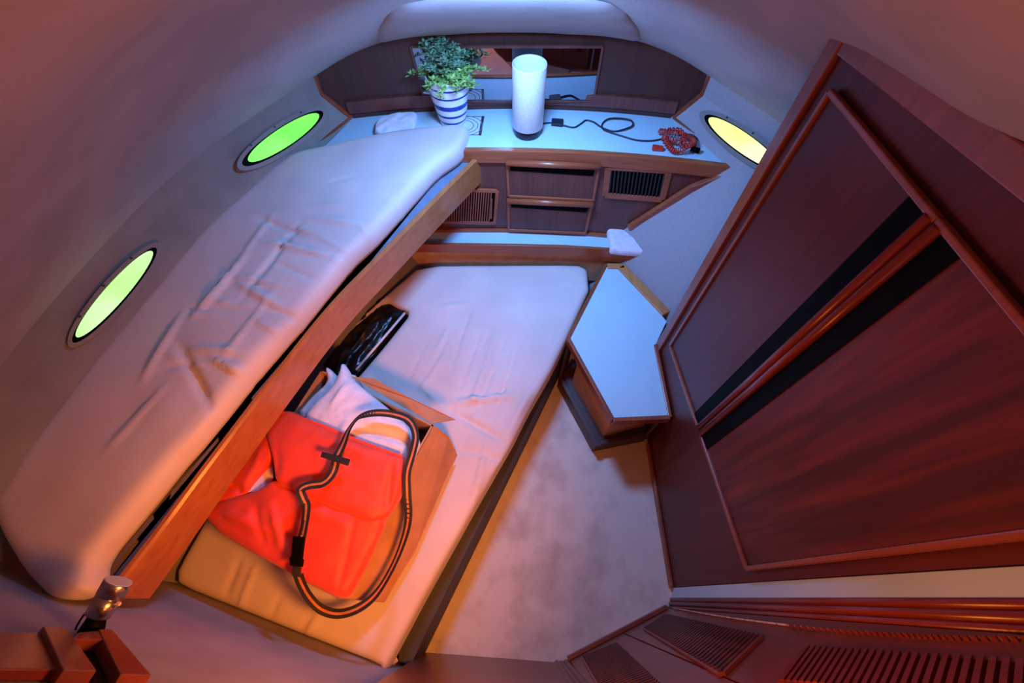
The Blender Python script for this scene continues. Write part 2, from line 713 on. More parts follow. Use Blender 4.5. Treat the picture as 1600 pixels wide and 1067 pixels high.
def gback(p):
    return p[1] - yb(p[0])


# aft bulkhead behind the foot of the berths (diagonal) and the companionway beyond
AL0, AL1 = np.array([-1.30, .088, 0]), np.array([-.335, -.205, 0])
ad = AL1 - AL0
an = np.array([-ad[1], ad[0], 0])
an /= np.linalg.norm(an)      # points forward
mk('wall_aft', extr([AL0 + [0, 0, 0], AL1, AL1 + [0, 0, 2.35], AL0 + [0, 0, 2.35]], -an * 0.03), MBULK, kind='structure',
   label='mauve fabric covered bulkhead at the foot of the berths', cat='wall')
mk('wall_stern', box(-1.3, 1.3, -1.3, -1.26, 0, 2.35), MDARKW, kind='structure', label='dark wall behind the companionway', cat='wall')

# ------------------------------------------------------------------ trims on the fore bulkhead
tb = thing('trim_1', (0, 1.8, .885), 'mahogany mouldings edging the dark bulkhead behind the lamp', 'trim', kind='structure')
rail = [(x, yb(x) - 0.006, .912) for x in np.linspace(-.70, .70, 25)]
mk('rail', ribbon(rail, .014, .05, up=(0, 0, 1)), MDRES, tb)
for s in (-1, 1):
    for a, b in (((.702, .888), (.785, 1.0)), ((.785, .992), (.79, 1.12))):
        p = (s * a[0], yb(a[0]) - .012, a[1])
        q = (s * b[0], yb(b[0]) - .012, b[1])
        mk('moulding', bar(p, q, .024, .02, (0, 1, 0)), MTRIM, tb, bevel=.004)


# valance: padded panel on the headliner above the mirror
def gceil(p):
    return p[2] - ceilz(p[0], p[1])


vo = [(588, 59), (592, 38), (606, 18), (632, 4), (700, -8), (800, -12), (900, -8), (952, 2), (980, 18), (998, 40), (1002, 57), (900, 50), (800, 47), (690, 50)]
vw = []
for u, v in vo:
    q = hit(u, v, gceil, 0.3, 2.6)
    if q[1] > yb(q[0]) - .012:
        q = onp(u, v, (0, 1.83, 0), (0, 1, 0))
    vw.append(q)


def valance():
    O = [np.array([p[0], p[1]]) for p in vw]
    O = resample(O, .02)
    c = sum(O) / len(O)
    V, Fc = [], []
    L = [(1.0, .0), (1.0, -.006), (.985, -.012), (.95, -.018), (.8, -.024), (.6, -.026), (.3, -.027)]
    for k, (sc, dz) in enumerate(L):
        for p in O:
            q = c + (p - c) * sc
            V.append((q[0], q[1], ceilz(q[0], q[1]) + dz - 0.004))
    n = len(O)
    for k in range(len(L) - 1):
        for i in range(n):
            j = (i + 1) % n
            Fc.append((k * n + i, k * n + j, (k + 1) * n + j, (k + 1) * n + i))
    V.append((c[0], c[1], ceilz(c[0], c[1]) - .031))
    for i in range(n):
        Fc.append(((len(L) - 1) * n + i, (len(L) - 1) * n + (i + 1) % n, len(V) - 1))
    V2 = [(v[0], v[1], v[2]) for v in V]
    return V2, Fc


mk('valance_panel', valance(), MLINER, smooth=True, label='long padded fabric panel on the headliner above the mirror', cat='panel')

# mirror
mr = thing('mirror', (0, 1.85, .93), 'wide mirror on the dark bulkhead behind plant and lamp', 'mirror')
mp = [onp(u, v, (0, 1.838, 0), (0, 1, 0.03)) for u, v in ((646, 62), (940, 57), (926, 156), (668, 152))]
mp = [np.array(onp(646, 60, (0, 1.84, 0), (0, 1, 0))), 0, 0, 0]
mx0, mx1, mz0, mz1 = -.375, .352, .935, 1.150


def my(z, x=0):
    return 1.842 - (z - mz0) * 0.018


mk('glass', extr([(mx0, my(mz0), mz0), (mx1, my(mz0), mz0), (mx1, my(mz1), mz1), (mx0 - .02, my(mz1), mz1)], (0, .006, 0)), MMIRROR, mr)
for a, b in (((mx0 - .005, mz0), (mx1 + .005, mz0)), ((mx1, mz0), (mx1, mz1)), ((mx0 - .02, mz1), (mx1, mz1)), ((mx0, mz0), (mx0 - .02, mz1))):
    mk('frame_strip', bar((a[0], my(a[1]) - .004, a[1]), (b[0], my(b[1]) - .004, b[1]), .008, .012, (0, 1, 0)), MDRES, mr)

# ------------------------------------------------------------------ portholes
import itertools


def porthole(n, s, cu, cv, ax, ay, half, hw, mat, label, extra=1.0):
    L = math.hypot(ax, ay)
    ax, ay = ax / L, ay / L

    def g(p):
        return s * p[0] - smx(p[1], p[2])
    c = hit(cu, cv, g)
    # facet plane from hull samples
    p0 = np.array([s * smx(c[1], .935), c[1], .935])
    p1 = np.array([s * smx(c[1] - .12, .935), c[1] - .12, .935])
    p2 = np.array([s * smx(c[1], .995), c[1], .995])
    nn = np.cross(p1 - p0, p2 - p0)
    nn /= np.linalg.norm(nn)
    if nn @ (CP - c) < 0:
        nn = -nn

    def ring(a_, b_, off):
        out = []
        for k in range(56):
            t = 2 * math.pi * k / 56
            u = cu + ax * a_ * math.cos(t) - ay * b_ * math.sin(t)
            v = cv + ay * a_ * math.cos(t) + ax * b_ * math.sin(t)
            out.append(onp(u, v, c + nn * off, nn))
        return out
    t = thing('window_%d' % n, c, label, 'porthole', kind='structure')
    A, B = ring(half + 9, hw + 7, .012), ring(half, hw, .012)

    def annulus(P, Q, h):
        V = P + Q + [p + nn * h for p in P] + [p + nn * h for p in Q]
        k = len(P)
        Fc = []
        for i in range(k):
            j = (i + 1) % k
            Fc += [(i, j, 2 * k + j, 2 * k + i), (k + i, k + j, 3 * k + j, 3 * k + i), (2 * k + i, 2 * k + j, 3 * k + j, 3 * k + i), (i, j, k + j, k + i)]
        return V, Fc
    mk('window_frame', annulus([p - nn * .03 for p in A], [p - nn * .03 for p in B], .036), MHULL, t)
    B2 = ring(half - 4 * extra, hw - 2, .002)
    mk('gasket', annulus([p + nn * .008 for p in ring(half + 1, hw + 1, .0)], [p + nn * .008 for p in ring(half - 9 * extra, hw - 2, 0)], .008), MBLACK, t)
    mk('pane', extr(ring(half - 6 * extra, hw - 1, .004), nn * .009), mat, t)
    for k in (-1, 0, 1):
        sx, sy = cu + ax * half * .62 * k, cv + ay * half * .62 * k
        w_ = (hw + 5) * math.sqrt(1 - (.62 * k) ** 2 * .8)
        q = onp(sx + ay * w_, sy - ax * w_, c + nn * .018, nn)
        if q[2] < c[2]:
            q = onp(sx - ay * w_, sy + ax * w_, c + nn * .016, nn)
        mk('screw', tube([q - nn * .002, q + nn * .003], .004, 8), MBASE, t)
    return t


porthole(1, -1, 179, 462, -128, 145, 98, 18, MG1, 'green lit oval porthole in the left hull, nearer of the two')
porthole(2, -1, 441, 217, -122, 80, 75, 17, MG2, 'green lit oval porthole in the left hull, beside the counter')
porthole(3, 1, 1164, 226, 118, 84, 76, 17, MG3, 'yellow lit oval porthole in the right hull, partly hidden by the wardrobe')


# ------------------------------------------------------------------ chest of drawers with counter across the bow
def yf(x):
    return 1.58 - (.11 * (x + .1) ** 2 if x > -.1 else 0) + (.03 if x < -.1 else 0) * 0


def gface(p):
    return p[1] - yf(p[0])


def df(u, v, off=0.0):
    p = hit(u, v, gface)
    return p - np.array([0, off, 0])


def curved(x0, x1, zf, y_off, depth, n=24, zlow=None):
    """slab that follows the bowed front; zf(x)->(z0,z1)"""
    V, Fc = [], []
    xs = np.linspace(x0, x1, n)
    for x in xs:
        z0, z1 = zf(x)
        y = yf(x) - y_off
        V += [(x, y, z0), (x, y, z1), (x, y + depth, z1), (x, y + depth, z0)]
    for i in range(n - 1):
        for j in range(4):
            Fc.append((i * 4 + j, i * 4 + (j + 1) % 4, i * 4 + 4 + (j + 1) % 4, i * 4 + 4 + j))
    Fc += [(0, 1, 2, 3), tuple(4 * n - 4 + j for j in range(4))]
    return V, Fc


CT = .885
dr = thing('chest_of_drawers', (0.1, 1.7, .40), 'built-in mahogany chest with two drawers and two grilles, under the lamp counter', 'cabinet')


def lowz(x):
    # the face is cut off along the hull flare on the right
    if x < .50:
        return .42
    if x < .58:
        return .42 + (x - .50) / .08 * .12
    return .54 + (x - .58) / .29 * .30


mk('face_panel', curved(-.72, .86, lambda x: (min(lowz(x), .835), .845), 0, .03, 60), MDRES, dr)
# counter: white laminate between hull sides, wooden fascia in front
cv_ = []
xs = np.linspace(-.78, .87, 34)
front = [(x, yf(x) + .006) for x in xs]
bx = np.linspace(.695, -.695, 24)
backp = [(x, yb(x) - .002) for x in bx]
mk('fascia', curved(-.72, .895, lambda x: (CT - .052, CT + .006), .016, .026, 40), MTRIMX, dr, bevel=.003)
ct = mk('countertop', plan(front + backp, CT - .02, CT), MLAM, label='white laminate counter over the chest of drawers, carrying plant and lamp', cat='countertop')
for s in (-1, 1):
    a = (s * .705, 1.80, CT - .004)
    b = (s * .885, yf(.885) + .02 if s > 0 else 1.50, CT - .004)
    if s < 0:
        b = (-.84, 1.56, CT - .004)
    mk('side_trim', bar(a, b, .022, .016, (0, 0, 1)), MTRIM, dr, bevel=.003)
# slanted moulding along the hull
pp = [df(1146, 262, .004), df(1080, 290, .004), df(1030, 322, .004), df(983, 352, .004)]
mk('slanted_moulding', ribbon([pp[0] + [0, 0, -.012], pp[1], pp[2], pp[3]], .03, .022, up=(0, -1, 0)), MTRIMX, dr, bevel=.002)
# plinth rail above the step
mk('plinth_rail', curved(-.62, .50, lambda x: (.425, .447), .012, .014), MTRIMX, dr)


def quad_face(pts, off, th, mat, name, parent, bevel=0, **kw):
    P = [df(u, v, off) for u, v in pts]
    return mk(name, extr(P, (0, -th, 0)), mat, parent, bevel=bevel, **kw)


def frame_bars(pts, wd, off, th, mat, parent, name='frame_strip', which=(0, 1, 2, 3), bevel=.0015):
    P = [df(u, v, off) for u, v in pts]
    for i in which:
        mk(name, bar(P[i], P[(i + 1) % 4], wd, th, (0, -1, 0)), mat, parent, bevel=bevel)


for (q, nm) in ((((792, 246), (936, 252), (926, 309), (795, 302)), 'upper'), (((794, 306), (925, 312), (914, 360), (795, 355)), 'lower')):
    d0 = quad_face(q, .004, .012, MDRES, 'drawer', dr, bevel=.002)
    d0.data.materials[0] = MDRES
    P = [df(u, v, .012) for u, v in q]
    # top grip: rounded light bar
    a, b = P[0] + [-.004, -.012, -.008], P[1] + [.004, -.012, -.008]
    mk('handle', tube([a, b], .014, 12), MTRIMX, d0, smooth=True)
    dn = np.array([0, 0, -1.0])
    f0 = .32
    g0 = [P[0] + [.012, -.0048, -.012], P[1] + [-.012, -.0048, -.012], P[1] + [-.016, -.0048, -.060], P[0] + [.014, -.0048, -.052]]
    mk('recess_shade', extr(g0, (0, -.001, 0)), MBLACK, d0)  # flat black plate, paints the recess shade under the grip
    for i, j in ((1, 2), (2, 3), (3, 0)):
        mk('edge_strip', bar(P[i], P[j], .012, .010, (0, -1, 0)), MTRIMX, d0, bevel=.002)
    mk('shadow_gap', extr([P[3] + [0, .006, -.006], P[2] + [0, .006, -.006], P[2] + [0, .006, -.012], P[3] + [0, .006, -.012]], (0, -.0075, 0)), MBLACK, dr)

# right air grille
gq = ((950, 259), (1045, 265), (1034, 310), (945, 303))
gr = quad_face(gq, .001, .004, MBLACK, 'air_grille', dr)
frame_bars(gq, .026, .0, .012, MTRIMX, gr)
P = [df(u, v, .006) for u, v in gq]
for k in range(15):
    t = (k + 1) / 16
    a = P[0] + (P[1] - P[0]) * t + [0, 0, -.013]
    b = P[3] + (P[2] - P[3]) * t + [0, 0, .013]
    mk('slat', bar(a, b, .0035, .006, (0, -1, 0)), MBASE, gr)
# left louvred panel
lq = ((690, 293), (777, 297), (773, 347), (690, 345))
lg = quad_face(lq, .001, .004, MBLACK, 'louvred_panel', dr)
frame_bars(lq, .016, .0, .012, MTRIMX, lg, which=(0, 1, 2))
P = [df(u, v, .005) for u, v in lq]
for k in range(21):
    t = (k + .5) / 23
    a = P[0] + (P[1] - P[0]) * t + [0, 0, -.008]
    b = P[3] + (P[2] - P[3]) * t + [0, 0, .008]
    mk('slat', bar(a, b, .005, .008, (0, -1, 0)), MTRIMX, lg)
a, b = df(768, 307, .018), df(767, 337, .018)
mk('handle', tube([a, b], .005, 8), MTRIMX, lg)

# ------------------------------------------------------------------ step shelf across the head of the lower berth
st = thing('step_shelf', (0, 1.5, .36), 'white topped shelf with mahogany lip, between lower mattress and chest of drawers', 'shelf')
ZS = .43
fr = [at(u, v, ZS) for u, v in ((560, 384), (640, 386), (720, 387), (800, 388), (880, 390), (960, 395), (1012, 401))]
bk = [(x, yf(x) + .01) for x in np.linspace(.56, -.62, 14)]
mk('shelf_top', plan([(p[0], p[1]) for p in fr] + [(.60, 1.50)] + bk, ZS - .02, ZS), MLAM, st)
mk('lip', ribbon([(p[0], p[1] - .004, ZS - .024) for p in fr], .014, .055, up=(0, 0, 1)), MTRIMX, st, bevel=.002)
V, Fc = [], []
lo = [(p[0], p[1] + .008) for p in fr]
mk('front_board', join(*[extr([(a[0], a[1], .2), (b[0], b[1], .2), (b[0], b[1], ZS - .022), (a[0], a[1], ZS - .022)], (0, .012, 0)) for a, b in zip(lo[:-1], lo[1:])]), MTAN, st)

# ------------------------------------------------------------------ lower berth
ZL = .24
bs = [at(676 - 8, 1015, 0), at(868, 600, 0)]
s0, s1 = np.array([-.335, -.195]), np.array([.405, 1.31])
basepoly = [(-.335, -.195), (.226, .945), (.36, 1.22), (.40, 1.45), (-.47, 1.455), (-.80, .9), (-1.0, .45), (-1.10, .03)]
lb = thing('lower_berth', (-.4, .5, 0), 'dark sided lower berth base under the lower mattress', 'berth')
mk('base', plan(basepoly, 0.001, ZL - .004), MBASE, lb, bevel=.004)

ins = [at(u, v, ZL) for u, v in ((914, 480), (863, 591), (825, 657), (800, 708), (753, 789), (675, 930), (612, 1049))]
ZM = .36
ml = []
ml += [(p[0] - .004, p[1], ZM) for p in ins]
ml += [(-.405, -.180, ZM), (-.70, -.092, ZM), (-1.12, .036, ZM), (-1.14, .08, ZM), (-1.06, .40, ZM), (-.97, .60, ZM)]
notch = [at(u, v, ZM) for u, v in ((548, 598), (596, 542), (641, 486), (600, 466))]
nw = [(-.86, .68)] + [(p[0], p[1]) for p in notch] + [(-.74, 1.06)]
ml += [(p[0], p[1], ZM) for p in nw]
ml += [(-.62, 1.22, ZM), (-.46, 1.425, ZM), (.33, 1.43, ZM), (.375, 1.40, ZM), (.372, 1.27, ZM)]


def pxline(u0, v0, u1, v1, z, amp, wd):
    a, b = at(u0, v0, z), at(u1, v1, z)
    return (a[0], a[1], b[0], b[1], amp * (3.2 if z < .5 else 2.0), wd * .8)


cl = [pxline(735, 480, 700, 590, ZM, -.004, .007), pxline(752, 515, 715, 615, ZM, -.004, .007), pxline(775, 520, 735, 640, ZM, .005, .010),
      pxline(790, 520, 745, 645, ZM, -.005, .007), pxline(808, 540, 765, 670, ZM, -.005, .007), pxline(710, 630, 800, 618, ZM, .010, .013),
      pxline(700, 640, 790, 690, ZM, -.006, .010), pxline(790, 680, 830, 610, ZM, .006, .012), pxline(690, 560, 640, 640, ZM, .003, .01),
      pxline(650, 590, 700, 650, ZM, .004, .012), pxline(770, 740, 840, 640, ZM, .006, .010), pxline(720, 700, 790, 720, ZM, -.004, .010),
      pxline(375, 870, 350, 935, ZM, -.003, .008), pxline(400, 880, 370, 960, ZM, .004, .010), pxline(440, 930, 400, 1000, ZM, -.003, .008),
      pxline(500, 960, 460, 1020, ZM, .003, .01), pxline(760, 690, 740, 790, ZM, .005, .010), pxline(735, 475, 690, 480, ZM, .003, .01)]
for k in range(12):
    u0, v0 = R.uniform(660, 800), R.uniform(470, 760)
    if k > 8:
        u0, v0 = R.uniform(340, 560), R.uniform(900, 990)
    L__ = R.uniform(40, 90)
    cl.append(pxline(u0, v0, u0 - L__ * .5, v0 + L__, ZM, R.choice((-.002, .0025)), .007))
mat_l = mk('lower_mattress', cushion(ml, .116, .03, .0125, cl, 0.0, .004, 5, 1, keep=.12), MSHEET, smooth=True,
           label='large mattress in a wrinkled pink-beige sheet on the lower berth, under the box', cat='mattress')

# black plastic wrapped bundle in the gap of the mattress
bg = [at(u, v, .33) for u, v in ((640, 483), (600, 462), (545, 500), (500, 560), (520, 585), (556, 590), (600, 537))]
crb = [pxline(560, 520, 520, 590, .33, .012, .012), pxline(590, 500, 540, 560, .33, .010, .010), pxline(615, 495, 560, 570, .33, -.012, .010)]
mk('black_bag', cushion([(p[0] - .008, p[1], .33) for p in bg], .075, .008, .010, crb, 0, .010, 16, 1, keep=.06), MGLOSSB, smooth=True,
   label='glossy black plastic bag in the gap between lower mattress and upper berth board', cat='bag')
ra = [at(u, v, .352) for u, v in ((636, 489), (560, 578))]
mk('metal_edge_strip', tube([ra[0] + [-.01, 0, 0], ra[1] + [-.01, 0, 0]], .006, 8), MPLAST, smooth=True, label='pale metal strip along the cut edge of the lower mattress, by the black bag', cat='strip')

# ------------------------------------------------------------------ upper berth
ub = thing('upper_berth', (-.8, .7, .70), 'upper berth shelf with long curved teak leeboard, on the left', 'berth')
bt = [(756, 239), (690, 305), (600, 397), (522, 478), (440, 580), (330, 725), (260, 820), (195, 905), (172, 935)]
btw = [at(u, v, .85) for u, v in bt]
btp = spline(btw, 5)


def board():
    V, Fc = [], []
    P, T = frames([np.array([p[0], p[1], 0]) for p in btp])
    n = len(P)
    for i, (p, t) in enumerate(zip(P, T)):
        s = np.cross(t, [0, 0, 1.0])
        s = s / np.linalg.norm(s)
        if s[0] < 0:
            s = -s
        y0 = .725
        for off, z in ((.0, y0), (.0, .846), (-.006, .852), (-.016, .852), (-.022, .846), (-.022, y0)):
            q = p + s * off
            V.append((q[0], q[1], z))
    k = 6
    for i in range(n - 1):
        for j in range(k):
            Fc.append((i * k + j, i * k + (j + 1) % k, (i + 1) * k + (j + 1) % k, (i + 1) * k + j))
    Fc += [tuple(range(k)), tuple((n - 1) * k + j for j in range(k))]
    return V, Fc


mk('leeboard', board(), MBOARD, ub)
inn_ = [(p[0] - .022, p[1] + .004) for p in btw]
outb = [(-smx(y, .78) + .015, y) for y in (.12, .35, .6, .85, 1.1, 1.35, 1.54)]
mk('berth_base', plan(inn_[:-1] + [(-.98, .015)] + outb, .80, .835), MGREY, ub)
ZU = .93
bot = [(694, 287), (644, 344), (600, 394), (566, 425), (525, 475), (500, 507), (423, 596), (341, 700), (310, 734), (256, 802), (206, 862), (190, 888)]
mu = [at(734, 206, .90), at(731, 236, .86), at(722, 256, .85)] + [at(u - 8, v - 2, .838) for u, v in bot]
mu = [(p[0], p[1], ZU) for p in mu]
foot = [at(u, v, .88) for u, v in ((160, 922), (128, 938), (98, 935), (58, 893), (28, 845))]
mu += [(p[0], p[1], ZU) for p in foot]
outl = [at(u, v, ZU - .02) for u, v in ((-14, 790), (60, 680), (160, 548), (250, 440), (310, 370), (420, 268), (455, 243), (565, 216), (640, 204), (716, 196))]
mu += [(p[0], p[1], ZU) for p in outl]
cu = [pxline(385, 400, 300, 500, ZU, .006, .010), pxline(470, 345, 370, 480, ZU, -.005, .009), pxline(430, 330, 330, 470, ZU, .004, .010),
      pxline(400, 340, 480, 370, ZU, -.006, .012), pxline(480, 340, 560, 350, ZU, .006, .010), pxline(560, 350, 610, 410, ZU, .006, .009),
      pxline(400, 375, 520, 400, ZU, .007, .010), pxline(520, 400, 580, 430, ZU, .006, .009), pxline(430, 410, 500, 440, ZU, -.005, .009),
      pxline(590, 345, 600, 380, ZU, .006, .008), pxline(620, 310, 640, 350, ZU, -.006, .007), pxline(660, 285, 675, 315, ZU, -.006, .007),
      pxline(600, 370, 625, 345, ZU, .006, .008), pxline(280, 540, 330, 640, ZU, -.008, .014), pxline(330, 560, 400, 590, ZU, .008, .012),
      pxline(300, 545, 380, 550, ZU, .006, .014), pxline(410, 480, 480, 500, ZU, -.006, .012), pxline(370, 440, 440, 480, ZU, .006, .012),
      pxline(260, 600, 170, 700, ZU, .004, .010), pxline(290, 480, 220, 600, ZU, .005, .010), pxline(440, 520, 400, 500, ZU, .005, .010),
      pxline(360, 600, 420, 640, ZU, .005, .010), pxline(330, 640, 290, 690, ZU, .004, .010), pxline(430, 450, 350, 560, ZU, .004, .010)]
for k in range(16):
    u0 = R.uniform(250, 520)
    v0 = 760 - u0 * .85 + R.uniform(-60, 50)
    an_ = R.uniform(-.4, .6)
    L__ = R.uniform(40, 90)
    cu.append(pxline(u0, v0, u0 + L__ * math.cos(an_), v0 + L__ * math.sin(an_), ZU, R.choice((-.003, .003, .004)), .008))
mk('upper_mattress', cushion(mu, .094, .032, .0115, cu, 0.0, .006, 4, 1, keep=.15), MSHEET, smooth=True,
   label='tapering mattress in a wrinkled pale sheet on the upper left berth', cat='mattress')

# ------------------------------------------------------------------ wardrobe on the right
WX = .643


def wp(u, v, off=0.0):
    return onp(u, v, (WX - off, 0, 0), (1, 0, 0))


wd = thing('wardrobe', (.68, .5, 0), 'large dark mahogany wardrobe with two doors and twin upright handles', 'wardrobe')
tz = lambda y: 1.737 - .143 * y
mk('carcass', extr([(WX, .036, 0.002), (WX, .945, 0.002), (WX, .945, tz(.945) - .004), (WX, .036, tz(.036) - .004)], (.10, 0, 0)), MDOOR, wd)
mk('corner_post', extr([(WX - .012, .914, .37), (WX - .012, .957, .37), (WX - .012, .957, tz(.957)), (WX - .012, .914, tz(.914))], (.05, 0, 0)), MTRIM, wd, bevel=.004)
mk('top_rail', extr([(WX - .010, .036, tz(.036) - .052), (WX - .010, .912, tz(.912) - .042), (WX - .010, .912, tz(.912)), (WX - .010, .036, tz(.036))], (.03, 0, 0)), MTRIM, wd, bevel=.003)
mk('toe_moulding', extr([(WX - .012, .036, .001), (WX - .012, .62, .001), (WX - .012, .62, .035), (WX - .012, .036, .035)], (.012, 0, 0)), MTRIM, wd, bevel=.003)
Y0, Y1, YM = .862, .066, .480
zb = lambda y: .518 + (.862 - y) * .222
ztp = lambda y: 1.521 + (.862 - y) * .062


def door(ya, yb_, ym_side, mat):
    """ya: hinge side, yb_: meeting side"""
    s = 1 if yb_ < ya else -1
    e = .003 * s
    d_ = mk('door', extr([(WX - .002, ya, zb(ya)), (WX - .002, yb_ + e, zb(yb_)), (WX - .002, yb_ + e, ztp(yb_)), (WX - .002, ya, ztp(ya))], (-.008, 0, 0)), mat, wd)
    X = WX - .006
    tw = .013
    mk('door_trim', bar((X, ya, zb(ya)), (X, ya, ztp(ya)), tw, .012, (-1, 0, 0)), MTRIM, d_, bevel=.003)
    mk('door_trim', bar((X, ya, zb(ya)), (X, yb_, zb(yb_)), tw, .012, (-1, 0, 0)), MTRIM, d_, bevel=.003)
    mk('door_trim', bar((X, ya, ztp(ya)), (X, yb_, ztp(yb_)), tw, .012, (-1, 0, 0)), MTRIM, d_, bevel=.003)
    # handle: full-height rounded strip at the meeting edge with a black finger groove beside it
    h = yb_ + .0115 * s
    mk('handle', tube([(X - .008, h, zb(h) + .004), (X - .008, h, ztp(h) - .004)], .0105, 12), MREDW, d_, smooth=True)
    g0, g1 = yb_ + .022 * s, yb_ + .068 * s
    mk('finger_groove', extr([(X - .005, g0, zb(g0) + .006), (X - .005, g1, zb(g1) + .006), (X - .005, g1, ztp(g1) - .006), (X - .005, g0, ztp(g0) - .006)], (-.0015, 0, 0)), MBLACK, d_)
    return d_


d1 = door(Y0, YM, 1, MDOOR)
d2 = door(Y1, YM, -1, MDOOR2)

# white strip and mouldings at the aft end of the wardrobe
mk('trim_2', extr([(WX + .002, .034, 0.001), (WX - .004, .000, 0.001), (WX - .004, .000, 1.70), (WX + .002, .034, 1.70)], (.02, 0, 0)), MLAM, kind='structure',
   label='white upright strip between wardrobe and louvred door', cat='trim')
jm = thing('trim_3', (.63, -.02, 0), 'stack of red mahogany upright mouldings beside the white strip', 'trim', kind='structure')
for (x, y, r_) in ((.636, -.008, .008), (.630, -.022, .009), (.622, -.035, .007)):
    mk('moulding', tube([(x, y, .001), (x, y, 1.75)], r_, 10), MREDW, jm, smooth=True)
# ------------------------------------------------------------------ louvred doors aft right
D0, D1 = np.array([.216, -.200, 0]), np.array([.609, -.038, 0])
dd_ = D1 - D0
dn_ = np.array([-dd_[1], dd_[0], 0])
dn_ /= np.linalg.norm(dn_)     # towards the cabin


def dp(u, v, off=0.0):
    return onp(u, v, D0 + dn_ * off, dn_)


split_lo, split_hi = dp(975, 990), dp(1060, 1067)
ld = thing('door_1', D0 + dd_ * .7, 'louvred mahogany door next to the beaded mouldings, lower right corner', 'door', kind='structure')
sl = (split_lo - D0) @ dd_ / (dd_ @ dd_)
sh = sl - .06


def dq(t, z, off=0.0):
    p = D0 + dd_ * t + dn_ * off
    return np.array([p[0], p[1], z])


def dquad(t0a, t0b, t1a, t1b, z0, z1, off, th):
    return extr([dq(t0a, z0, off), dq(t0b, z0, off), dq(t1b, z1, off), dq(t1a, z1, off)], dn_ * th)


mk('door_panel', extr([dq(sl + .012, .001), dq(1.0, .001), dq(1.0, 1.75), dq(sh - .05, 1.75)], -dn_ * .02), MREDWX, ld)


def louvre(px, n, parent, mat, framemat, stuff=True, wdt=.010, deep=.008, fw=.014, dense=.45):
    P = [dp(u, v, .001) for u, v in px]
    back = mk('louvre_backing', extr(P, dn_ * .001), MBLACK, parent)
    pieces = []
    for k in range(n):
        t = (k + .5) / n
        a = P[0] + (P[3] - P[0]) * t
        b = P[1] + (P[2] - P[1]) * t
        wk = np.linalg.norm(P[3] - P[0]) / n * dense
        br = bar(a, b, wk, deep, dn_)
        if stuff:
            pieces.append(br)
        else:
            mk('slat', br, mat, parent)
    if stuff:
        mk('slats', join(*pieces), mat, parent, kind='stuff')
    for i in range(4):
        mk('louvre_frame', bar(P[i], P[(i + 1) % 4], fw, .006, dn_), framemat, parent)


louvre([(1008, 983), (1040, 962), (1190, 998), (1130, 1056)], 36, ld, MDOOR2, MREDWX)
louvre([(1222, 1070), (1262, 1016), (1640, 1044), (1640, 1110)], 26, ld, MREDW, MREDW, stuff=False, fw=.01, dense=.55)
bl_ = [dp(u, v, .004) for u, v in ((1052, 950), (1120, 962), (1200, 973), (1300, 984), (1400, 991), (1500, 996), (1640, 999))]
bl_ = spline(bl_, 10)
mk('bead_strip', tube(bl_, .0022, 8), MBRASS, ld, smooth=True)
bd = [bar(bl_[k] + [0, 0, 0], bl_[k] + (bl_[k + 1] - bl_[k]) * .55, .003, .006, dn_) for k in range(24, len(bl_) - 1)]
mk('bead_notches', join(*[( [v + np.array([-.004, -.003, 0]) for v in b_[0]], b_[1]) for b_ in bd]), MREDW, ld, kind='stuff')
ld2 = thing('door_2', D0 + dd_ * .2, 'narrow louvred mahogany door at the bottom edge, beside the step', 'door', kind='structure')
mk('door_panel', extr([dq(.0, .001), dq(sl, .001), dq(sh - .062, 1.75), dq(-.10, 1.75)], -dn_ * .02), MREDWX, ld2)
louvre([(912, 1028), (964, 1007), (1042, 1082), (960, 1110)], 34, ld2, MDOOR2, MREDWX)
mk('trim_4', extr([dq(-.01, .001, .002), dq(1.0, .001, .002), dq(1.0, .03, .002), dq(-.01, .03, .002)], dn_ * .012), MREDWX, kind='structure', label='low red wood moulding along the floor under the louvred doors', cat='trim')

# step up to the companionway
cs = thing('companionway_step', (-.05, -.25, 0), 'red mahogany step at the bottom edge, behind the carpet', 'step')
mk('riser', extr([(-.33, -.178, .001), (.158, -.208, .001), (.158, -.208, .80), (-.33, -.178, .80)], (0, -.02, 0)), MREDWX, cs)
mk('tread', plan([(-.33, -.170), (.158, -.200), (.16, -.9), (-.33, -.9)], .80, .825), MTAN, cs, bevel=.004)
ps = thing('fluted_post', (.19, -.2, 0), 'fluted mahogany post between step and louvred doors', 'post')
for (x, r_) in ((.168, .011), (.184, .010), (.203, .013)):
    mk('moulding', tube([(x, -.212, .001), (x, -.212, 1.75)], r_, 10), MREDWX, ps, smooth=True)
pb = thing('berth_end_post', (-.37, -.25, 0), 'dark wood post at the foot of the lower berth, bottom edge', 'post')
mk('post_body', plan([(-.42, -.30), (-.34, -.30), (-.335, -.2), (-.375, -.212)], .001, .42), MDOOR, pb, bevel=.004)
mk('cap', plan([(-.42, -.31), (-.325, -.31), (-.325, -.20), (-.38, -.21)], .42, .44), MBASE, pb)

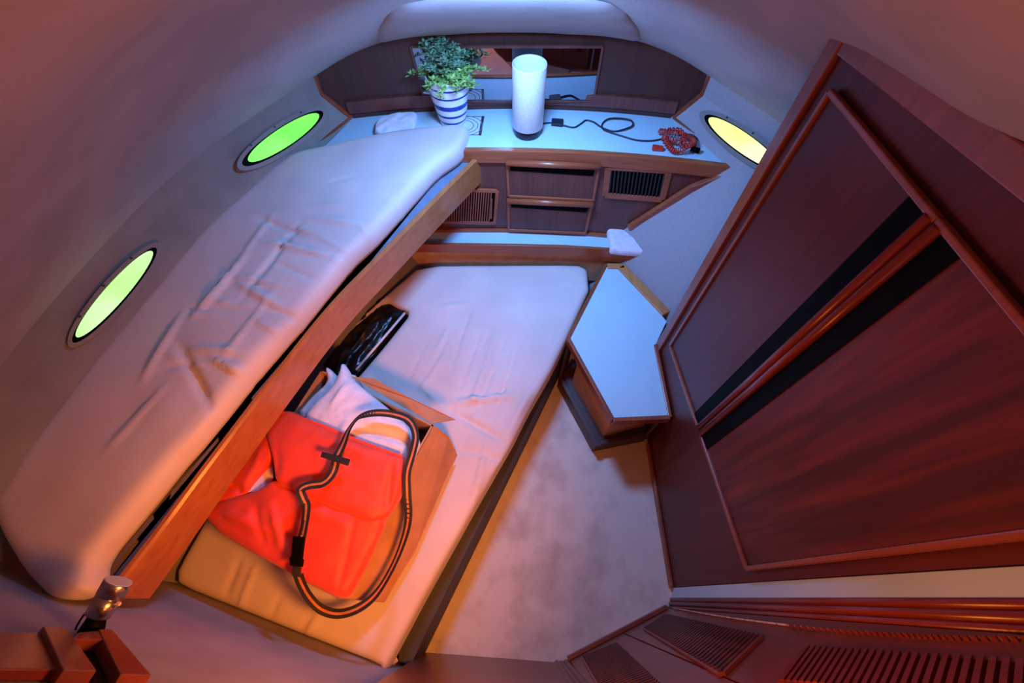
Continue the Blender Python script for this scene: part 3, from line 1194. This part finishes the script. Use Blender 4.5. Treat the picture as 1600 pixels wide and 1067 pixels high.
# ------------------------------------------------------------------ bedside cabinet with white top between berth and wardrobe
ZT = .375
bc = thing('bedside_cabinet', (.45, .9, 0), 'low angular cabinet with white top, between lower mattress and wardrobe', 'cabinet')
tp = [at(u, v, ZT) for u, v in ((947, 413), (888, 528), (958, 656), (1062, 652))]
top = [(p[0], p[1]) for p in tp]
top[3] = (WX - .014, top[3][1])
poly = [top[0], top[1], top[2], top[3], (WX - .014, .952), (.70, 1.075), (.545, 1.395)]
mk('top_panel', plan(poly, ZT - .03, ZT - .003), MLAM, bc)
up = (0, 0, 1)
for a, b, w_, mt in ((0, 1, .016, MTRIM), (1, 2, .016, MTRIM), (2, 3, .018, MTRIM), (3, 4, .016, MTRIM)):
    A_, B_ = np.array([*poly[a], ZT - .04]), np.array([*poly[b], ZT - .04])
    mk('edge_trim', bar(A_, B_, w_, .044, (0, 0, 1)), mt, bc, bevel=.003)
A_, B_ = np.array([.705, 1.115, ZT - .02]), np.array([.535, 1.395, ZT - .02])
mk('hull_trim', bar(A_, B_, .045, .026, (0, 0, 1)), MTEAK, bc, bevel=.003)
A_, B_ = np.array([top[0][0] + .004, top[0][1] - .012, ZT - .02]), np.array([.55, 1.395, ZT - .02])
mk('back_trim', bar(A_, B_, .03, .026, (0, 0, 1)), MTEAK, bc, bevel=.003)
fb = [at(u, v, 0) for u, v in ((868, 600), (925, 706), (1012, 688))]
b0, b1, b2 = [np.array([p[0], p[1]]) for p in fb]
b0 = b1 + (b0 - b1) * .96
b2 = np.array([WX - .016, b2[1] - .005])
inpoly = [b0 + [.012, 0], b1 + [.003, .012], b2 + [0, .012], (WX - .014, .95), (.40, 1.10)]
mk('bottom_box', plan([b0, b1, b2, (WX - .014, .95), (.30, 1.02)], .001, .075), MDARKW, bc, bevel=.003)


def vwall(a, b, z0, z1, th, mat, name):
    d_ = np.array([b[0] - a[0], b[1] - a[1]])
    n_ = np.array([-d_[1], d_[0]]) / np.linalg.norm(d_) * th
    return mk(name, extr([(a[0], a[1], z0), (b[0], b[1], z0), (b[0], b[1], z1), (a[0], a[1], z1)], (n_[0], n_[1], 0)), mat, bc, bevel=.001)


# lower rail, corner posts and tan lining inside the open front
t0 = np.array(top[1])
t1 = np.array(top[2])
t2 = np.array(top[3])
sc_ = lambda a, b, k: a + (b - a) * k
for a, b in ((b0, b1), (b1, b2)):
    vwall(a, b, .075, .10, .018, MDARKW, 'lower_rail')
mk('lower_rail', plan([b1 + [-.002, -.002], b1 + [.022, .0], b1 + [.022, .024], b1 + [-.002, .022]], .074, .101), MDARKW, bc)
mk('lining', extr([(*(sc_(b0, b1, .12) + [.05, .03]), .076), (*(b1 + [.045, .05]), .076), (*(b1 + [.045, .05]), ZT - .035), (*(sc_(b0, b1, .12) + [.05, .03]), ZT - .035)], (.006, .003, 0)), MTAN, bc)
mk('lining', extr([(*(b1 + [.045, .05]), .076), (WX - .03, b2[1] + .05, .076), (WX - .03, b2[1] + .05, ZT - .035), (*(b1 + [.045, .05]), ZT - .035)], (0, .006, 0)), MTAN, bc)
for a, b in ((b0, t0), (b2 + [-.02, 0], t2 + [-.02, .02])):
    A_ = np.array([*a, .08])
    B_ = np.array([*b, ZT - .035])
    mk('corner_post', extr([A_, A_ + [.03, .05, 0], B_ + [.03, .05, 0], B_], (.012, -.006, 0)), MDARKW, bc)
mk('upper_rail', join(
    extr([(*(t0 + [.012, .0]), ZT - .075), (*(t1 + [.006, .012]), ZT - .075), (*(t1 + [.006, .012]), ZT - .04), (*(t0 + [.012, 0]), ZT - .04)], (.012, .006, 0)),
    extr([(*(t1 + [.006, .012]), ZT - .075), (*(t2 + [-.005, .012]), ZT - .075), (*(t2 + [-.005, .012]), ZT - .04), (*(t1 + [.006, .012]), ZT - .04)], (0, .012, 0))), MDARKW, bc)

# ------------------------------------------------------------------ things on the counter
# plant
px_, py_ = at(708, 190, CT)[:2]
pt = thing('potted_plant', (px_, py_, CT), 'bushy green plant in a blue and white striped pot, left of the lamp', 'plant')
ms, N, L, P_ = nt('striped_ceramic')
P_.inputs['Roughness'].default_value = 0.18
tc = N.new('ShaderNodeTexCoord')
sx = N.new('ShaderNodeSeparateXYZ')
rp = N.new('ShaderNodeValToRGB')
mm = N.new('ShaderNodeMath')
mm.operation = 'MULTIPLY'
mm.inputs[1].default_value = 1 / .202
L.new(tc.outputs['Object'], sx.inputs[0])
L.new(sx.outputs['Z'], mm.inputs[0])
L.new(mm.outputs[0], rp.inputs[0])
L.new(rp.outputs[0], P_.inputs['Base Color'])
rp.color_ramp.interpolation = 'CONSTANT'
el = rp.color_ramp.elements
wh, bl = lin(232, 236, 240), lin(36, 58, 150)
stops = [(0, wh), (.10, bl), (.14, wh), (.25, bl), (.30, wh), (.42, bl), (.52, wh), (.66, bl), (.70, wh), (.83, bl), (.87, wh)]
el[0].color = wh
el[1].position = stops[1][0]
el[1].color = bl
for p_, c_ in stops[2:]:
    e_ = el.new(p_)
    e_.color = c_
prof = [(.0001, 0), (.050, 0), (.055, .006), (.062, .04), (.074, .10), (.083, .15), (.089, .194), (.091, .202), (.086, .202), (.082, .18), (.0001, .178)]
mk('pot', lathe(prof, (px_, py_, CT), 48), ms, pt, smooth=True)
mk('soil', lathe([(.0001, .186), (.083, .184), (.083, .178)], (px_, py_, CT), 24), MSOIL, pt)


def foliage(seed, nst, spread, h0, h1, mat, mat_stem):
    RR = random.Random(seed)
    V, Fc, SV = [], [], []
    for s in range(nst):
        a = RR.uniform(0, 2 * math.pi)
        rr = RR.uniform(0, .06)
        base = np.array([px_ + rr * math.cos(a), py_ + rr * math.sin(a), CT + .18])
        lean = RR.uniform(.05, 1) * spread
        a2 = a + RR.uniform(-.6, .6)
        hh = RR.uniform(h0, h1) * (1 - .45 * lean / spread)
        tip = base + np.array([lean * math.cos(a2), lean * math.sin(a2) * .8, hh])
        mid = (base + tip) / 2 + np.array([0, 0, .02])
        path = spline([base, mid, tip], 4)
        SV.append(tube(path, .0013, 4))
        nl = 22
        for k in range(nl):
            t = .2 + .8 * k / (nl - 1)
            i = min(int(t * (len(path) - 1)), len(path) - 2)
            f = t * (len(path) - 1) - i
            p = path[i] * (1 - f) + path[i + 1] * f
            b_ = k * 2.4 + RR.uniform(-.3, .3)
            dir_ = np.array([math.cos(b_), math.sin(b_), RR.uniform(.1, .9)])
            dir_ /= np.linalg.norm(dir_)
            ln = RR.uniform(.020, .034)
            sd = np.cross(dir_, [0, 0, 1.0])
            sd = sd / np.linalg.norm(sd) * ln * .2
            n0 = len(V)
            V += [p, p + dir_ * ln * .45 + sd, p + dir_ * ln + [0, 0, -ln * .15], p + dir_ * ln * .45 - sd, p + dir_ * ln * .5 + [0, 0, .001]]
            Fc += [(n0, n0 + 1, n0 + 4), (n0 + 1, n0 + 2, n0 + 4), (n0 + 2, n0 + 3, n0 + 4), (n0 + 3, n0, n0 + 4)]
    mk('leaves', (V, Fc), mat, pt, kind='stuff')
    mk('stems', join(*SV), mat_stem, pt, kind='stuff')


foliage(3, 38, .055, .09, .165, MLEAF2, MSTEM)
foliage(5, 46, .125, -.02, .055, MLEAF, MSTEM)

# lamp
lx, ly = at(824, 208, CT)[:2]
lp = thing('table_lamp', (lx, ly, CT), 'table lamp with tall white cylindrical fabric shade on a dark foot, centre of the counter', 'lamp')
mk('base', lathe([(.0001, 0), (.054, 0), (.056, .004), (.054, .042), (.048, .046), (.0001, .044)], (lx, ly, CT), 40), MGLOSSB, lp, smooth=True)
mk('lamp_shade', lathe([(.061, .036), (.0635, .038), (.065, .274), (.064, .278), (.062, .274), (.0605, .040), (.061, .036)], (lx, ly, CT), 56), MSHADE, lp, smooth=True)
mk('bulb', lathe([(.0001, .034), (.014, .036), (.014, .09), (.026, .12), (.022, .15), (.0001, .165)], (lx, ly, CT), 20), MPLAST, lp, smooth=True)
cb = [at(u, v, CT + .004) for u, v in ((848, 193), (862, 192), (880, 196), (897, 199), (908, 193), (916, 188), (928, 191), (940, 199), (958, 205), (975, 204), (988, 198), (985, 190), (968, 187), (950, 188), (941, 194), (944, 203), (970, 212), (995, 219), (1018, 220), (1035, 217))]
cbp = [p + [0, 0, .0] for p in cb]
for k in range(9, 14):
    cbp[k] = cbp[k] + np.array([0, 0, .006])
mk('cord', tube(spline(cbp, 5), .0035, 8), MCABLE, lp, smooth=True)
sw = [at(u, v, CT + .001) for u, v in ((862, 189), (880, 190), (879, 199), (861, 197))]
mk('cord_switch', extr(sw, (0, 0, .014)), MCABLE, lp, bevel=.002)

# red coiled cable
coil = []
ctr = [at(u, v, CT + .016) for u, v in ((1030, 205), (1045, 210), (1062, 216), (1078, 216), (1082, 226), (1070, 236), (1056, 236), (1044, 232), (1036, 222), (1050, 220), (1066, 226), (1060, 212), (1042, 204))]
cs_ = spline([p + np.array([0, 0, .010 * (i % 3)]) for i, p in enumerate(ctr)], 26)
P_c, T_c = frames(cs_)
for i, (p, t) in enumerate(zip(P_c, T_c)):
    s = np.cross(t, [0, 0, 1.0])
    s /= np.linalg.norm(s)
    a = i * 1.05
    coil.append(p + s * math.cos(a) * .011 + np.array([0, 0, math.sin(a) * .011]))
rc = thing('coiled_cable', ctr[4], 'tangle of red coiled cable on the right end of the counter', 'cable')
mk('coil', tube(coil, .0028, 6), MREDC, rc, smooth=True)
pg = at(1018, 236, CT + .002)
mk('plug', extr([pg, pg + [.045, -.006, 0], pg + [.047, .012, 0], pg + [.004, .022, 0]], (0, 0, .018)), MREDC, rc, bevel=.004)
bp_ = at(1083, 238, CT + .002)
mk('black_connector', tube([bp_ + [-.01, .01, .01], bp_ + [.02, -.008, .012]], .011, 10), MBLACK, rc, smooth=True)
wl_ = [at(u, v, CT + .012) for u, v in ((1064, 212), (1078, 210), (1088, 216), (1086, 230), (1080, 238))]
mk('black_lead', tube(spline(wl_, 5), .003, 6), MCABLE, rc, smooth=True)

# printed mat under the plant
mq = [at(u, v, CT + .0005) for u, v in ((662, 183), (757, 182), (752, 212), (640, 214))]
mt = thing('printed_mat', at(700, 198, CT), 'pale printed mat with rings and dark border under the striped pot', 'mat')
mk('sheet', extr(mq, (0, 0, .0012)), MMAT, mt)
mc = at(722, 197, CT)
for r_ in (.045, .062, .080):
    pts = [(mc[0] + r_ * math.cos(a) * 1.1, mc[1] + r_ * .9 * math.sin(a), CT + .0018) for a in np.linspace(-1.4, 1.9, 30)]
    mk('printed_ring', ribbon(pts, .0035, .0006), MGREY, mt)
mk('border', bar(mq[1] + [-.006, 0, .001], mq[2] + [-.006, 0, .001], .012, .0008, (0, 0, 1)), MBASE, mt)
mk('border', bar(mq[2] + [0, .004, .001], mq[3] + [0, .004, .001], .004, .0008, (0, 0, 1)), MBASE, mt)
mk('border', bar(mq[1] + [0, -.003, .001], mq[1] + [-.09, -.003, .001], .004, .0008, (0, 0, 1)), MBASE, mt)

# folded white cloth left of the plant
fo = [(*at(u, v, CT + .03)[:2], CT + .03) for u, v in ((584, 206), (586, 190), (598, 179), (630, 173), (652, 172), (648, 196), (640, 212))]
mk('folded_cloth', cushion(fo, .028, .012, .010, [(fo[0][0], fo[0][1], fo[3][0], fo[3][1], .006, .012)], 0, .008, 18, 1), MPILL, smooth=True,
   label='crumpled white cloth on the counter between upper mattress and striped pot', cat='cloth')

# little cushion at the right end of the step shelf
po = [(*at(u, v, ZS + .045)[:2], ZS + .045) for u, v in ((948, 349), (962, 353), (978, 356), (998, 350), (1003, 372), (1008, 394), (985, 393), (954, 390), (951, 370))]
mk('small_cushion', cushion(po, .04, .015, .008, [], .010, .004, 22, 1, keep=.08, zfun=lambda x, y: 0), MPILL, smooth=True,
   label='small white knitted cushion at the right end of the step shelf', cat='cushion')

# ------------------------------------------------------------------ cardboard box with pillows and life jacket
ZB = .56
cA, cB, cC, cD = [at(u, v, ZB) for u, v in ((502, 578), (677, 664), (526, 934), (372, 780))]
bxt = thing('cardboard_box', ((cA + cC) / 2 * [1, 1, 0] + [0, 0, .365]), 'open cardboard box on the lower mattress holding pillows and life jacket', 'box')
cc = (cA + cB + cC + cD) / 4


def wallq(a, b, name='side_panel', z0=.366, th=.006):
    d_ = (b - a)[:2]
    n_ = np.array([-d_[1], d_[0], 0]) / np.linalg.norm(d_)
    if n_ @ (cc - a) < 0:
        n_ = -n_
    a0, b0_ = a.copy(), b.copy()
    a0[2] = b0_[2] = z0
    ins_ = .01
    return mk(name, extr([a0, b0_, b, a], n_ * th), MCARD, bxt)


wallq(cA, cB)
wallq(cB, cC)
wallq(cC, cD)
wallq(cD, cA)
mk('bottom_panel', extr([np.array([p[0], p[1], .366]) for p in (cA, cB, cC, cD)], (0, 0, .005)), MCARD, bxt)
fl = [at(660 + 17, 666, ZB + .001), at(526, 935, ZB + .001), at(600, 941, .40), at(648, 862, .40), at(713, 712, .40), at(700, 684, .49)]
mk('flap', extr(fl, (.004, .002, .002)), MCARD, bxt)
fl2 = [at(549, 589, ZB + .002), at(676, 662, ZB + .002), at(712, 656, ZB - .015), at(640, 622, ZB + .012), at(585, 592, ZB + .010)]
mk('flap', extr(fl2, (0, 0, .004)), MCARD, bxt)


def pl(pts, z):
    out = []
    for q in pts:
        zz = q[2] if len(q) > 2 else z
        p = at(q[0], q[1], zz)
        out.append((p[0], p[1], zz))
    return out


mk('pillow', cushion(pl(((458, 650), (486, 618), (510, 596), (506, 575), (509, 570), (514, 573), (540, 600), (580, 640), (600, 700), (500, 720)), .565), .12, .025, .010, [], .03, .004, 14, 1), MPILL, smooth=True,
   label='lower white pillow with one corner peeping out at the back left of the box', cat='pillow')
mk('pillow', cushion(pl(((470, 650), (492, 622), (516, 602), (527, 580), (532, 562), (536, 564), (548, 588), (582, 616), (622, 648), (656, 682), (640, 724), (560, 735), (480, 700)), .60), .10, .03, .009,
                     [pxline(560, 670, 640, 690, .6, -.012, .02), pxline(545, 600, 520, 640, .6, .005, .015)], .028, .004, 14, 1), MPILL, smooth=True,
   label='upper white fleece pillow in the box, above the life jacket', cat='pillow')

lj = thing('life_jacket', at(480, 780, .5), 'orange-red life jacket with black and orange strap, lying over the cardboard box', 'life jacket')
ZJ = .665
mk('front_panel', cushion(pl(((418, 640, .63), (452, 638), (500, 661), (560, 687), (632, 712), (634, 735), (624, 770), (602, 806), (578, 817), (530, 797), (480, 778), (426, 751), (423, 715), (412, 680)), ZJ - .012), .07, .024, .009,
                          [pxline(440, 660, 600, 720, ZJ, .004, .02), pxline(430, 690, 430, 745, ZJ, -.004, .01), pxline(612, 725, 600, 800, ZJ, -.008, .010)], .012, .006, 11, 2, seed=2, keep=.12), MJACK, lj, smooth=True)
mk('front_panel', cushion(pl(((381, 770, .60), (402, 762, .61), (427, 746, .63), (480, 773, .645), (530, 791, .645), (602, 808, .645), (584, 850, .63), (566, 888, .615), (541, 934, .605), (522, 934, .60), (470, 908, .60), (430, 885, .60), (380, 858, .59), (338, 832, .585), (318, 810, .58), (322, 786, .58), (350, 776, .59)), .6), .06, .024, .009,
                          [pxline(430, 790, 450, 870, .6, .008, .016), pxline(400, 790, 415, 850, .6, -.007, .014), pxline(470, 790, 560, 830, .6, .006, .014), pxline(350, 800, 420, 830, .6, .006, .014), pxline(560, 820, 530, 920, .6, -.006, .010)], .012, .008, 10, 2, seed=5, keep=.12), MJACK, lj, smooth=True)
mk('collar', cushion(pl(((424, 640, .63), (396, 650, .61), (370, 676, .60), (348, 710, .59), (327, 750, .58), (317, 794, .58), (345, 795, .59), (384, 771, .60), (396, 752, .605), (410, 732, .615), (423, 716, .63), (428, 690, .64), (432, 655, .645)), .6), .06, .022, .009,
                     [pxline(345, 745, 380, 768, .6, -.010, .008), pxline(420, 700, 380, 765, .6, .004, .012), pxline(360, 700, 400, 690, .6, .004, .012), pxline(380, 680, 415, 660, .6, -.004, .010)], .010, .006, 12, 2, seed=8, keep=.12), MJACK, lj, smooth=True)
mk('binding', ribbon(spline(pl(((430, 641), (500, 664), (560, 689), (628, 714)), .645), 6), .010, .004), MJACK, lj)
mk('inner_lining', extr(pl(((385, 770), (426, 716), (428, 748), (412, 766)), .585), (0, 0, .004)), MPILL, lj)
# strap: one long webbing loop
sp = [(526, 714, .703), (520, 738, .702), (506, 754, .702), (484, 758, .704), (470, 765, .708), (474, 780, .700), (479, 792, .690), (476, 820, .684), (469, 850, .674)]
sp2 = [(466, 898, .650), (472, 915, .60), (484, 935, .56), (502, 952, .54), (528, 959, .535), (558, 951, .545), (586, 930, .555), (610, 893, .56), (628, 852, .57), (638, 812, .60), (636, 770, .645), (636, 738, .668), (645, 705, .668), (649, 680, .662), (640, 658, .658), (618, 648, .660), (588, 645, .665), (562, 652, .672), (546, 670, .685), (536, 694, .698), (526, 714, .706)]


def pts_z(L_):
    return spline([at(u, v, z) for u, v, z in L_], 6)


def twisted(path, amt, ph):
    ups = []
    for i in range(len(path)):
        a = amt * math.sin(i / len(path) * math.pi * 4 + ph)
        ups.append((math.sin(a), .2 * math.sin(a * .7), math.cos(a)))
    return ups


for L_, am, ph in ((sp, .25, .5), (sp2, .75, 0.4)):
    path = pts_z(L_)
    us = twisted(path, am, ph)
    so = mk('strap', ribbon(path, .025, .0016, up=us), MWEB, lj)
    lift = [p + np.array(u) * .0014 for p, u in zip(path, us)]
    mk('stripe', ribbon(lift, .0065, .0008, up=us), MWEBO, so)
    low = [p - np.array(u) * .0006 for p, u in zip(path, us)]
    mk('stripe', ribbon(low, .0065, .0006, up=us), MWEBO, so)
# the maker's lettering woven down the stripe above the buckle
fc = bpy.data.curves.new('lettering', 'FONT')
fc.body = 'STEARNS'
fc.size = .0095
fc.extrude = .0002
fc.offset = .0003
fc.align_x = 'CENTER'
fc.align_y = 'CENTER'
tmp = bpy.data.objects.new('lettering', fc)
COL.objects.link(tmp)
bpy.context.view_layer.update()
me_ = bpy.data.meshes.new_from_object(tmp.evaluated_get(bpy.context.evaluated_depsgraph_get()))
bpy.data.objects.remove(tmp)
ta, tb_ = at(469.5, 846, .677), at(478, 803, .691)
ex_ = (tb_ - ta) / np.linalg.norm(tb_ - ta)
ey_ = np.cross([0, 0, 1.0], ex_)
ey_ /= np.linalg.norm(ey_)
ez_ = np.cross(ex_, ey_)
tc_ = (ta + tb_) / 2 + ez_ * .0036
vs_ = [tc_ + ex_ * v.co.x + ey_ * v.co.y + ez_ * v.co.z for v in me_.vertices]
mk('lettering', (vs_, [tuple(p.vertices) for p in me_.polygons]), MWEB, lj, kind='stuff')
pq = pl(((504, 706), (548, 718), (544, 728), (501, 714)), .712)
mk('strap_keeper', extr(pq, (0, 0, .004)), MWEB, lj, bevel=.001)
bq = lambda pts, z, h, nm, m_: mk(nm, extr(pl(pts, z), (0, 0, h)), m_, lj, bevel=.002)
bq(((460, 838), (478, 840), (474, 874), (457, 872)), .674, .012, 'buckle', MBLACK)
bq(((455, 870), (476, 874), (474, 886), (456, 884)), .668, .014, 'buckle', MBLACK)
bq(((458, 884), (472, 886), (470, 902), (457, 900)), .655, .006, 'buckle_tail', MWEB)

# ------------------------------------------------------------------ reading light and wooden frame, lower left
rl = thing('reading_light', (-.80, -.04, 1.0), 'brushed steel cylindrical reading light on the bulkhead, lower left', 'lamp')
a0 = at(143, 984, 1.02)
a1 = at(152, 962, 1.03)
a2 = at(186, 908, 1.04)
mk('lamp_head', tube([a1 + (a2 - a1) * t for t in (0, .02, .55, .56, .58, .6, .98, 1)], [.018, .021, .0225, .0205, .0205, .0235, .025, .024], 28), MCHROME, rl, smooth=True)
mk('lens', tube([a2, a2 + (a2 - a1) * .012], .023, 24), MPLAST, rl)
mk('ball_joint', tube([a0 + [-.005, -.01, -.01], a0 + [0, 0, 0], a1 + (a2 - a1) * .03], [.018, .020, .014], 14), MBLACK, rl, smooth=True)
mk('knob', tube([a1 + (a2 - a1) * .42 + [.018, -.003, 0], a1 + (a2 - a1) * .42 + [.028, -.005, .0]], .0035, 8), MPLAST, rl)
wc = spline([at(128, 1000, 1.0), at(118, 985, 1.01), at(128, 965, 1.02), at(140, 950, 1.03)], 6)
mk('wire', tube(wc, .0018, 6), MBLACK, rl)


def ap(u, v, off=0.0):
    return onp(u, v, AL0 + an * off, an)


fw = thing('shelf_frame', ap(120, 1020), 'mahogany framed opening on the bulkhead beneath the reading light, lower left corner', 'frame')


def apq(pts, off, th, mat, nm):
    return mk(nm, extr([ap(u, v, off) for u, v in pts], an * th), mat, fw, bevel=.002)


apq(((-90, 1004), (52, 1003), (78, 1064), (-90, 1064)), .002, .014, MREDW, 'rail')
apq(((50, 1001), (90, 1004), (134, 1075), (80, 1075)), .002, .022, MREDWX, 'stile')
apq(((96, 1014), (142, 1014), (178, 1080), (126, 1080)), .001, .004, MBLACK, 'recess')
apq(((110, 1008), (146, 1004), (162, 1012), (150, 1020), (100, 1019)), .002, .02, MREDWX, 'rail')
apq(((140, 1004), (162, 1004), (222, 1080), (172, 1080)), .002, .022, MREDWX, 'stile')
